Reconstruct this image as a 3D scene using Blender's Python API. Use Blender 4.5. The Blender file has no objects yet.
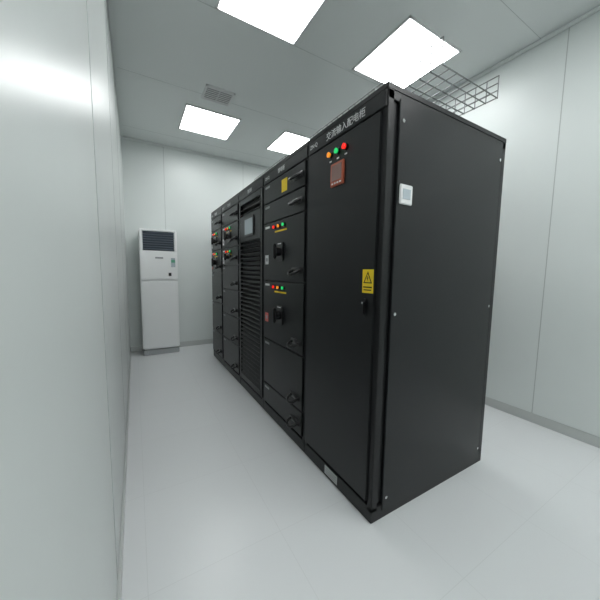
import bpy, bmesh, math, random
from mathutils import Matrix, Vector
random.seed(4)
S=bpy.context.scene
S.view_settings.view_transform='Standard'
# ---------------------------------------------------------------- materials
def mat(name,col,rough=.5,metal=0,bump=0,bscale=50,var=0,vscale=3,emit=None,es=1,coat=0,spec=.5):
    m=bpy.data.materials.new(name);m.use_nodes=True
    nt=m.node_tree;b=nt.nodes['Principled BSDF']
    b.inputs['Base Color'].default_value=(*col,1);b.inputs['Roughness'].default_value=rough
    b.inputs['Metallic'].default_value=metal;b.inputs['Coat Weight'].default_value=coat
    b.inputs['Coat Roughness'].default_value=.15
    b.inputs['Specular IOR Level'].default_value=spec
    tc=nt.nodes.new('ShaderNodeTexCoord')
    if var:
        n=nt.nodes.new('ShaderNodeTexNoise');n.inputs['Scale'].default_value=vscale;n.inputs['Detail'].default_value=3
        nt.links.new(tc.outputs['Object'],n.inputs['Vector'])
        r=nt.nodes.new('ShaderNodeValToRGB')
        r.color_ramp.elements[0].position=.3;r.color_ramp.elements[1].position=.7
        r.color_ramp.elements[0].color=(*[c*(1-var) for c in col],1);r.color_ramp.elements[1].color=(*[min(1,c*(1+var)) for c in col],1)
        nt.links.new(n.outputs['Fac'],r.inputs['Fac']);nt.links.new(r.outputs['Color'],b.inputs['Base Color'])
    if bump:
        n=nt.nodes.new('ShaderNodeTexNoise');n.inputs['Scale'].default_value=bscale;n.inputs['Detail'].default_value=2
        nt.links.new(tc.outputs['Object'],n.inputs['Vector'])
        bu=nt.nodes.new('ShaderNodeBump');bu.inputs['Strength'].default_value=bump;bu.inputs['Distance'].default_value=.01
        nt.links.new(n.outputs['Fac'],bu.inputs['Height']);nt.links.new(bu.outputs['Normal'],b.inputs['Normal'])
    if emit:
        b.inputs['Emission Color'].default_value=(*emit,1);b.inputs['Emission Strength'].default_value=es
    return m
M={}
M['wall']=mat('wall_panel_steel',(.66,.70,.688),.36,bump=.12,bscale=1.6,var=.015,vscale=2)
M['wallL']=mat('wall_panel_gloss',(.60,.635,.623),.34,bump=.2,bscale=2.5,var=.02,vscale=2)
M['ceil']=mat('ceiling_panel',(.72,.75,.742),.5)
M['seam']=mat('panel_seam',(.42,.45,.44),.5)
M['alu']=mat('aluminium_trim',(.55,.57,.56),.35,metal=.6)
M['black']=mat('powder_coat_black',(.0085,.009,.0098),.33,bump=.1,bscale=400,var=.12,vscale=8,spec=.33)
M['black2']=mat('powder_coat_black_panel',(.010,.0108,.0118),.30,bump=.1,bscale=400,var=.1,vscale=6,spec=.33)
M['gap']=mat('duct_shade_and_print_black',(.004,.004,.004),.8)  # near-black: painted shade of the vent duct, and black print of the warning symbol
M['plastic']=mat('black_plastic',(.008,.008,.009),.28)
M['white']=mat('white_print',(.70,.71,.71),.5)
M['grey']=mat('grey_plastic',(.30,.31,.32),.4)
M['chrome']=mat('chrome',(.6,.6,.6),.2,metal=1)
M['yellow']=mat('yellow_label',(.85,.60,.01),.5)
M['orange']=mat('meter_bezel',(.42,.10,.05),.4)
M['lcd']=mat('meter_screen',(.26,.15,.13),.2)
M['pink']=mat('red_tag',(.60,.12,.10),.5)
M['screen']=mat('touch_screen',(.42,.48,.52),.15)
M['gstick']=mat('energy_label_green',(.10,.35,.22),.5)
M['red']=mat('lamp_red',(.7,.01,.01),.25,emit=(1,.02,.01),es=.9)
M['green']=mat('lamp_green',(.02,.45,.12),.25,emit=(.02,.8,.2),es=.6)
M['amber']=mat('lamp_amber',(.8,.30,.02),.25,emit=(1,.3,.02),es=.6)
M['light']=mat('led_diffuser',(.9,.9,.9),.5,emit=(.98,1,1),es=11.8)
M['acw']=mat('ac_white_plastic',(.87,.885,.885),.3)
M['acg']=mat('ac_grey_plastic',(.42,.44,.45),.4)
M['acd']=mat('ac_grille_dark',(.05,.065,.085),.35)
M['acs']=mat('ac_louver',(.10,.13,.17),.35)
M['wire']=mat('zinc_wire',(.20,.21,.21),.4,metal=.5)
def floormat():
    m=mat('floor_vinyl_tile',(.66,.675,.68),.3,bump=.05,bscale=3)
    nt=m.node_tree;b=nt.nodes['Principled BSDF']
    tc=nt.nodes.new('ShaderNodeTexCoord')
    br=nt.nodes.new('ShaderNodeTexBrick');br.offset=0;br.inputs['Scale'].default_value=1
    br.inputs['Brick Width'].default_value=.6;br.inputs['Row Height'].default_value=.6
    br.inputs['Mortar Size'].default_value=.0015
    br.inputs['Color1'].default_value=(.655,.672,.68,1);br.inputs['Color2'].default_value=(.662,.679,.687,1)
    br.inputs['Mortar'].default_value=(.60,.615,.62,1)
    nt.links.new(tc.outputs['Object'],br.inputs['Vector']);nt.links.new(br.outputs['Color'],b.inputs['Base Color'])
    return m
M['floor']=floormat()
# ---------------------------------------------------------------- mesh helpers
def link(name,me,mats,parent=None,loc=(0,0,0),smooth=False):
    o=bpy.data.objects.new(name,me);S.collection.objects.link(o)
    for k in mats:o.data.materials.append(M[k])
    o.location=loc
    if parent:o.parent=parent
    if smooth:
        for p in me.polygons:p.use_smooth=True
    return o
def bbox(bm,x0,x1,y0,y1,z0,z1,bev=0,mi=0,seg=2):
    r=bmesh.ops.create_cube(bm,size=1)
    vs=r['verts']
    for v in vs:
        v.co=Vector(((x0+x1)/2+v.co.x*(x1-x0),(y0+y1)/2+v.co.y*(y1-y0),(z0+z1)/2+v.co.z*(z1-z0)))
    fs={f for v in vs for f in v.link_faces}
    for f in fs:f.material_index=mi
    if bev:
        es={e for v in vs for e in v.link_edges}
        bmesh.ops.bevel(bm,geom=list(es),offset=bev,segments=seg,affect='EDGES')
def cyl(bm,c,r,d,axis='x',seg=20,mi=0,r2=None):
    rot={'x':Matrix.Rotation(math.pi/2,4,'Y'),'y':Matrix.Rotation(math.pi/2,4,'X'),'z':Matrix.Identity(4)}[axis]
    res=bmesh.ops.create_cone(bm,cap_ends=True,segments=seg,radius1=r,radius2=r if r2 is None else r2,depth=d,matrix=Matrix.Translation(c)@rot)
    for f in {f for v in res['verts'] for f in v.link_faces}:f.material_index=mi
def tube(bm,pts,r,seg=8,mi=0,closed=False):
    pts=[Vector(p) for p in pts];rings=[];n=len(pts)
    for i,p in enumerate(pts):
        a=pts[i-1] if (i>0 or closed) else p
        b=pts[(i+1)%n] if (i<n-1 or closed) else p
        t=(b-a).normalized()
        u=t.orthogonal().normalized() if i==0 else (pu-t*pu.dot(t)).normalized()
        pu=u;w=t.cross(u)
        rings.append([bm.verts.new(p+(u*math.cos(k*2*math.pi/seg)+w*math.sin(k*2*math.pi/seg))*r) for k in range(seg)])
    for i in range(n if closed else n-1):
        A,B=rings[i],rings[(i+1)%n]
        for k in range(seg):
            f=bm.faces.new((A[k],A[(k+1)%seg],B[(k+1)%seg],B[k]));f.material_index=mi
    if not closed:
        for rr in (rings[0][::-1],rings[-1]):
            f=bm.faces.new(rr);f.material_index=mi
class Thing:
    def __init__(s,name,origin):
        s.o=bpy.data.objects.new(name,None);S.collection.objects.link(s.o);s.o.location=origin;s.org=Vector(origin);s.o.empty_display_size=.1
    def part(s,name,fn,mats,smooth=False):
        bm=bmesh.new();fn(bm)
        for v in bm.verts:v.co-=s.org
        bmesh.ops.recalc_face_normals(bm,faces=bm.faces)
        me=bpy.data.meshes.new(name);bm.to_mesh(me);bm.free()
        return link(name,me,mats,s.o,smooth=smooth)
    def text(s,name,body,pos,size,face='-x',m='white',align='LEFT'):
        cu=bpy.data.curves.new(name,'FONT');cu.body=body;cu.size=size;cu.extrude=.0006;cu.align_x=align
        t=bpy.data.objects.new(name+'_tmp',cu);S.collection.objects.link(t)
        bpy.context.view_layer.update()
        me=bpy.data.meshes.new_from_object(t.evaluated_get(bpy.context.evaluated_depsgraph_get()))
        bpy.data.objects.remove(t)
        if face=='-x':R=Matrix(((0,0,-1),(-1,0,0),(0,1,0)))
        else:R=Matrix(((1,0,0),(0,0,-1),(0,1,0)))
        for v in me.vertices:v.co=R@v.co+Vector(pos)-s.org
        me.materials.clear()
        return link(name,me,[m],s.o)
def simple(name,fn,mats,smooth=False):
    bm=bmesh.new();fn(bm);bmesh.ops.recalc_face_normals(bm,faces=bm.faces)
    me=bpy.data.meshes.new(name);bm.to_mesh(me);bm.free()
    return link(name,me,mats,smooth=smooth)
# ---------------------------------------------------------------- room
XL,XR,YF,YB,H=-.1054,3.0787,-2.2,5.256,3.33
T=.1
simple('floor',lambda b:bbox(b,XL-T,XR+T,YF-T,YB+T,-T,0),['floor'])
simple('ceiling',lambda b:bbox(b,XL-T,XR+T,YF-T,YB+T,H,H+T),['ceil'])
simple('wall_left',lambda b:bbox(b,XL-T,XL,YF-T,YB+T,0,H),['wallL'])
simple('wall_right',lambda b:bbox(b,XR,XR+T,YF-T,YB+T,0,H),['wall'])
simple('wall_back',lambda b:bbox(b,XL,XR,YB,YB+T,0,H),['wall'])
simple('wall_front',lambda b:bbox(b,XL,XR,YF-T,YF,0,H),['wall'])
def base(b,x0,x1,y0,y1):bbox(b,x0,x1,y0,y1,0,.085,.004)
simple('baseboard_left',lambda b:base(b,XL,XL+.012,YF,YB),['alu'])
simple('baseboard_right',lambda b:base(b,XR-.012,XR,YF,YB),['alu'])
simple('baseboard_back',lambda b:base(b,XL+.012,XR-.012,YB-.012,YB),['alu'])
simple('baseboard_front',lambda b:base(b,XL+.012,XR-.012,YF,YF+.012),['alu'])
def seams_r(b):
    for y in (-1.2,-.07,1.07,2.2,3.34,4.48):
        bbox(b,XR-.0015,XR,y-.003,y+.003,.085,H)
simple('trim_1',seams_r,['seam'])
def seams_b(b):
    for x in (.47,1.8):
        bbox(b,x-.003,x+.003,YB-.0015,YB,.085,H)
simple('trim_2',seams_b,['seam'])
def seams_l(b):
    for y in (-1.05,.1,1.25,2.4,3.55,4.7):
        bbox(b,XL,XL+.0015,y-.003,y+.003,.085,H)
simple('trim_3',seams_l,['seam'])
def seams_c(b):
    for y in (-1.05,.1,1.25,2.4,3.55,4.85):
        bbox(b,XL,XR,y-.0015,y+.0015,H-.001,H)
simple('trim_4',seams_c,['seam'])
def corner(b):
    bbox(b,XL,XR,YB-.03,YB,H-.03,H,.008);bbox(b,XR-.03,XR,YF,YB-.03,H-.03,H,.008)
    bbox(b,XL,XL+.03,YF,YB-.03,H-.03,H,.008)
simple('trim_5',corner,['ceil'])
# ---------------------------------------------------------------- ceiling lights
def panel_light(x,y,w=.69,l=.69):
    t=Thing('ceiling_panel_light',(x,y,H))
    def fr(b):
        for (a,c,d,e) in ((x-w/2,x+w/2,y-l/2,y-l/2+.018),(x-w/2,x+w/2,y+l/2-.018,y+l/2),(x-w/2,x-w/2+.018,y-l/2,y+l/2),(x+w/2-.018,x+w/2,y-l/2,y+l/2)):
            bbox(b,a,c,d,e,H-.012,H,.002)
    t.part('frame',fr,['white'])
    t.part('diffuser',lambda b:bbox(b,x-w/2+.015,x+w/2-.015,y-l/2+.015,y+l/2-.015,H-.008,H-.001),['light'])
for yy in (4.18,2.05,-.1,-1.6):
    for xx in (.95,2.27):panel_light(xx,yy-(.04 if xx>2 else 0))
# ceiling vent
vx,vy=.90,3.48
v=Thing('ceiling_air_vent',(vx,vy,H))
def vf(b):
    w,l=.16,.14
    for (a,c,d,e) in ((vx-w,vx+w,vy-l,vy-l+.02),(vx-w,vx+w,vy+l-.02,vy+l),(vx-w,vx-w+.02,vy-l,vy+l),(vx+w-.02,vx+w,vy-l,vy+l)):
        bbox(b,a,c,d,e,H-.015,H,.003)
v.part('frame',vf,['white'])
v.part('duct_shade_plate',lambda b:bbox(b,vx-.14,vx+.14,vy-.12,vy+.12,H-.004,H-.001),['gap'])  # flat dark plate, shade of the duct put into its colour
def vs(b):
    for i in range(7):
        yy=vy-.105+i*.035
        bbox(b,vx-.14,vx+.14,yy-.007,yy+.007,H-.013,H-.005)
    bbox(b,vx-.004,vx+.004,vy-.12,vy+.12,H-.014,H-.004)
v.part('blades',vs,['white'])
# ---------------------------------------------------------------- cabinets
XC,XB,HC=1.0335,2.0988,2.2
def handle(b,y0,y1,z,r=.010,out=.06,x=XC-.012):
    P=[];n=14
    for i in range(n+1):
        a=math.pi*i/n
        P.append((x-out*math.sin(a)**.5,y0+(y1-y0)*(.5-.5*math.cos(a)),z-.03*math.sin(a)))
    tube(b,P,r,8)
    bbox(b,x-.010,x+.001,y0-.02,y1+.02,z-.02,z+.02,.003)
def cabinet(y0,y1,name='electrical_cabinet'):
    g=.0015;y0+=g;y1-=g
    c=Thing(name,((XC+XB)/2,(y0+y1)/2,0))
    def body(b):
        bbox(b,XC+.022,XB-.02,y0+.012,y1-.012,.09,HC-.03)
        for x in (XC,XB-.04):
            for y in (y0,y1-.035):bbox(b,x,x+.04,y,y+.035,.06,HC-.025,.003)
        bbox(b,XC-.004,XB+.004,y0,y1,HC-.03,HC,.004)
        bbox(b,XC,XB,y0,y0+.03,HC-.07,HC-.03,.002)
    c.part('frame',body,['black'])
    c.part('plinth',lambda b:bbox(b,XC,XB,y0,y1,0,.085,.003),['black'])
    return c,y0,y1
def lamps(c,items,r=.013):
    for k,(y,z,col) in enumerate(items):
        def f(b,y=y,z=z):
            cyl(b,(XC-.016,y,z),r*1.2,.012,'x',18,0);cyl(b,(XC-.025,y,z),r,.014,'x',18,1,r2=r*.8)
        c.part('indicator_lamp_%d'%(k+1),f,['plastic',col])
Y=[.9966,1.684,2.445,3.1416,3.86,4.4678]
# --- end cabinet : full door
c,a,bb=cabinet(Y[0],Y[1])
def door(b):
    bbox(b,XC-.012,XC+.015,a+.03,bb-.012,.11,2.085,.004)
    bbox(b,XC-.010,XC+.015,a+.006,bb-.006,2.092,2.168,.003)
c.part('door',door,['black2'])
c.text('title_text','交流输入配电柜',(XC-.0125,1.47,2.111),.048)
c.text('logo_text','ZN·Q',(XC-.0125,1.65,2.118),.034)
lamps(c,[(1.42,2.01,'amber'),(1.35,2.01,'green'),(1.28,2.01,'red')],.015)
def lab(b):
    for y in (1.42,1.35,1.28):bbox(b,XC-.0135,XC-.012,y-.010,y+.010,1.970,1.978)
c.part('lamp_labels',lab,['white'])
def meter(b):
    bbox(b,XC-.024,XC-.012,1.285,1.405,1.82,1.95,.004,0)
    bbox(b,XC-.026,XC-.023,1.300,1.390,1.850,1.935,0,1)
    for i in range(4):bbox(b,XC-.0265,XC-.023,1.302+i*.024,1.316+i*.024,1.831,1.839,0,2)
c.part('power_meter',meter,['orange','lcd','white'])
c.part('warning_sign',lambda b:bbox(b,XC-.0135,XC-.012,1.035,1.113,1.225,1.345,0,0),['yellow'])
def tri(b):
    x=XC-.0142
    def poly(P,mi):
        f=b.faces.new([b.verts.new((x-.0003*mi,y-.005,z)) for y,z in P]);f.material_index=mi
    poly([(1.048,1.275),(1.110,1.275),(1.079,1.336)],0)
    poly([(1.057,1.280),(1.101,1.280),(1.079,1.324)],1)
    poly([(1.083,1.316),(1.072,1.300),(1.078,1.300),(1.076,1.284),(1.087,1.303),(1.080,1.303)],2)
    bbox(b,x,x+.0005,1.043,1.105,1.252,1.258);bbox(b,x,x+.0005,1.047,1.101,1.238,1.243)
c.part('warning_symbol',tri,['gap','yellow','gap'])
def lock(b):
    bbox(b,XC-.02,XC-.012,1.072,1.096,1.10,1.20,.004,0)
    bbox(b,XC-.032,XC-.02,1.077,1.091,1.115,1.185,.005,0)
    cyl(b,(XC-.034,1.084,1.175),.006,.006,'x',12,1)
c.part('door_lock',lock,['plastic','chrome'])
def plate(b):
    bbox(b,XC-.003,XC+.0005,1.29,1.42,.02,.075,0,0)
    for i in range(3):bbox(b,XC-.0036,XC-.003,1.30,1.41,.030+i*.014,.035+i*.014,0,1)
c.part('name_plate',plate,['alu','grey'])
c.part('side_panel',lambda b:bbox(b,XC+.075,XB-.045,a-.004,a+.013,.045,HC-.055,.003),['black2'])
def bolts(b):
    for x in (XC+.10,XB-.07):
        for z in (.12,1.12,2.05):cyl(b,(x,a-.006,z),.009,.005,'y',14)
c.part('side_bolts',bolts,['chrome'],)
def sm(b):
    bbox(b,1.125,1.215,a-.014,a-.004,1.665,1.760,.004,0)
    bbox(b,1.143,1.197,a-.016,a-.013,1.69,1.738,0,1)
c.part('temperature_gauge',sm,['white','screen'])
# --- drawer cabinets
def drawer_cab(y0,y1,mods,title):
    c,a,b_=cabinet(y0,y1)
    w=b_-a
    def dd(b):
        bbox(b,XC-.008,XC+.015,a+.006,b_-.006,2.092,2.168,.003)
        for (z0,z1,k) in mods:
            bbox(b,XC-.012,XC+.015,a+.022,b_-.022,z0+.004,z1-.004,.004)
    c.part('drawer_fronts',dd,['black2'])
    c.text('title_text',title,(XC-.0105,b_-w*.40,2.115),.04)
    c.text('logo_text','ZN·Q',(XC-.0105,b_-.05,2.118),.034)
    hs=[];lp=[];n=0
    for (z0,z1,k) in mods:
        if k!='n':
            hs.append((a+.07,a+.17,z0+min(.09,(z1-z0)*.5)))
        zt=z1-.05
        if k in('b','B'):
            for j,col in enumerate(('red','amber','green')):
                lp.append((b_-w*.34-j*.085,zt,col))
            def rot(b,z0=z0,z1=z1):
                s=min(1,(z1-z0)/.32)
                zc=(z0+z1)/2-.01;yc=b_-w*.48
                bbox(b,XC-.022,XC-.012,yc-.06,yc+.06,zc-.075*s,zc+.075*s,.008,0)
                cyl(b,(XC-.04,yc,zc),.035*s,.045,'x',24,0)
                bbox(b,XC-.078,XC-.055,yc-.014,yc+.014,zc-.06*s,zc+.06*s,.006,0)
                bbox(b,XC-.0235,XC-.0215,yc-.03,yc+.03,zc+.06*s,zc+.068*s,0,1)
            n+=1;c.part('rotary_switch_%d'%n,rot,['plastic','white'])
            def tag(b,z0=z0,z1=z1):
                zc=(z0+z1)/2-.06*min(1,(z1-z0)/.32)
                bbox(b,XC-.014,XC-.012,b_-w*.17,b_-w*.08,zc-.045,zc+.035,0,0)
                bbox(b,XC-.0145,XC-.0138,b_-w*.15,b_-w*.10,zc-.02,zc+.01,0,1)
            c.part('tag_%d'%n,tag,['pink' if k=='B' else 'white','grey'])
            c.part('switch_label_%d'%n,lambda b,z1=z1:bbox(b,XC-.014,XC-.012,b_-w*.62,b_-w*.34,z1-.095,z1-.082),['yellow'])
        if k=='y':
            c.part('yellow_label',lambda b,z1=z1,z0=z0:bbox(b,XC-.014,XC-.012,a+w*.38,a+w*.50,z0+.03,z0+.125),['yellow'])
        def lb(b,z1=z1):
            bbox(b,XC-.0135,XC-.012,b_-w*.20,b_-w*.08,z1-.045,z1-.027)
        c.part('label',lb,['white' if k in 'bB' else 'grey'])
    lamps(c,lp)
    def hh(b):
        for h in hs:handle(b,*h)
    c.part('pull_handles',hh,['plastic'],True)
    return c
drawer_cab(Y[1],Y[2],[(1.915,2.085,'y'),(1.745,1.915,'p'),(1.25,1.745,'b'),(.72,1.25,'B'),(.30,.72,'p'),(.11,.30,'p')],'馈电柜')
# --- louvered cabinet
c,a,bb=cabinet(Y[2],Y[3])
def ld(b):
    bbox(b,XC-.010,XC+.015,a+.006,bb-.006,2.092,2.168,.003)
    bbox(b,XC-.012,XC+.015,a+.012,a+.06,.11,2.085,.003);bbox(b,XC-.012,XC+.015,bb-.06,bb-.012,.11,2.085,.003)
    bbox(b,XC-.012,XC+.015,a+.06,bb-.06,.11,.17,.003);bbox(b,XC-.012,XC+.015,a+.06,bb-.06,2.03,2.085,.003)
    bbox(b,XC-.012,XC+.015,a+.06,bb-.06,1.64,1.91,.003)
c.part('door',ld,['black2'])
def lv(b):
    z=.185
    while z<2.02:
        if not(1.62<z<1.92):
            r=bmesh.ops.create_cube(b,size=1)
            for v_ in r['verts']:
                q=Vector((v_.co.x*.034,v_.co.y*(bb-a-.12),v_.co.z*.006))
                q.rotate(Matrix.Rotation(math.radians(-40),3,'Y'))
                v_.co=q+Vector((XC-.002,(a+bb)/2,z))
        z+=.046
c.part('louvers',lv,['black2'])
c.text('title_text','整流柜',(XC-.0115,a+.40,2.115),.04)
def tsn(b):
    bbox(b,XC-.022,XC-.012,2.66,2.93,1.68,1.88,.005,0)
    bbox(b,XC-.024,XC-.021,2.685,2.905,1.705,1.855,0,1)
c.part('touch_screen',tsn,['plastic','screen'])
drawer_cab(Y[3],Y[4],[(1.90,2.085,'p'),(1.62,1.90,'b'),(1.40,1.62,'b'),(1.10,1.40,'p'),(.78,1.10,'p'),(.45,.78,'p'),(.11,.45,'p')],'馈电柜')
drawer_cab(Y[4],Y[5],[(1.90,2.085,'p'),(1.62,1.90,'b'),(1.30,1.62,'B'),(.88,1.30,'p'),(.45,.88,'p'),(.11,.45,'p')],'输出柜')
# ---------------------------------------------------------------- AC
x0,x1,y0,y1=.07,.60,4.90,5.20
ac=Thing('floor_standing_air_conditioner',((x0+x1)/2,(y0+y1)/2,0))
ac.part('body',lambda b:bbox(b,x0,x1,y0+.03,y1,.08,1.95,.02,0,4),['acw'])
ac.part('base',lambda b:bbox(b,x0+.01,x1-.01,y0+.02,y1-.005,0,.085,.01),['acg'])
def acp(b):
    bbox(b,x0+.004,x1-.004,y0,y0+.045,.10,1.17,.015,0,4)
    bbox(b,x0+.004,x1-.004,y0,y0+.045,1.178,1.625,.015,0,4)
    bbox(b,x0+.004,x0+.05,y0+.002,y0+.045,1.62,1.945,.012,0,3);bbox(b,x1-.05,x1-.004,y0+.002,y0+.045,1.62,1.945,.012,0,3)
    bbox(b,x0+.04,x1-.04,y0+.002,y0+.045,1.915,1.945,.01,0,3)
ac.part('front_panels',acp,['acw'])
ac.part('outlet_cavity',lambda b:bbox(b,x0+.045,x1-.045,y0+.024,y0+.034,1.62,1.92),['acd'])
def acl(b):
    for i in range(8):
        z=1.65+i*.036
        r=bmesh.ops.create_cube(b,size=1)
        for v_ in r['verts']:
            q=Vector((v_.co.x*(x1-x0-.095),v_.co.y*.026,v_.co.z*.005));q.rotate(Matrix.Rotation(math.radians(25),3,'X'))
            v_.co=q+Vector(((x0+x1)/2,y0+.014,z))
ac.part('outlet_louvers',acl,['acs'])
def acd(b):
    bbox(b,.28,.39,y0-.002,y0+.002,1.505,1.53,.0005,3)
    bbox(b,.50,.56,y0-.0015,y0+.002,1.38,1.52,0,0)
    bbox(b,.50,.56,y0-.002,y0,1.45,1.49,0,2)
    bbox(b,.46,.50,y0-.002,y0+.001,1.24,1.29,0,1)
ac.part('display_and_labels',acd,['screen','plastic','gstick','grey'])
# ---------------------------------------------------------------- wire mesh cable tray
tx0,tx1,ty0,ty1,tz=1.66,2.31,1.18,4.3,2.60
tr=Thing('wire_mesh_cable_tray',((tx0+tx1)/2,(ty0+ty1)/2,tz))
def trf(b):
    n=8
    for i in range(n+1):
        x=tx0+(tx1-tx0)*i/n;tube(b,[(x,ty0,tz),(x,ty1,tz)],.004,6)
    for x in (tx0,tx1):
        for z in (.05,.10,.15):tube(b,[(x,ty0,tz+z),(x,ty1,tz+z)],.004,6)
    y=ty0
    while y<=ty1+.001:
        tube(b,[(tx0,y,tz+.15),(tx0,y,tz-.004),(tx1,y,tz-.004),(tx1,y,tz+.15)],.004,6);y+=.08
tr.part('mesh',trf,['wire'])
def trr(b):
    for y in (2.6,3.9):
        bbox(b,tx0,XR,y-.02,y+.02,tz-.035,tz-.008,.003)
        bbox(b,XR-.01,XR,y-.03,y+.03,tz-.12,tz+.03,.002)
tr.part('wall_brackets',trr,['wire'])
# ---------------------------------------------------------------- world + camera
w=bpy.data.worlds.new('World');S.world=w;w.use_nodes=True
w.node_tree.nodes['Background'].inputs[0].default_value=(.8,.85,.85,1);w.node_tree.nodes['Background'].inputs[1].default_value=.3
f,pi,ya,ro,h=283.8458,.0968,.5268,.0142,1.3248
R0=Vector((math.cos(ya),-math.sin(ya),0));F=Vector((math.sin(ya)*math.cos(pi),math.cos(ya)*math.cos(pi),-math.sin(pi)));U0=Vector((math.sin(ya)*math.sin(pi),math.cos(ya)*math.sin(pi),math.cos(pi)))
R=R0*math.cos(ro)+U0*math.sin(ro);U=U0*math.cos(ro)-R0*math.sin(ro)
cam=bpy.data.cameras.new('camera');co=bpy.data.objects.new('camera',cam);S.collection.objects.link(co)
mm=Matrix.Identity(4)
for i in range(3):mm[i][0]=R[i];mm[i][1]=U[i];mm[i][2]=-F[i]
mm[2][3]=h
co.matrix_world=mm
cam.sensor_width=36;cam.lens=36*f/600;cam.clip_start=.01
S.camera=co
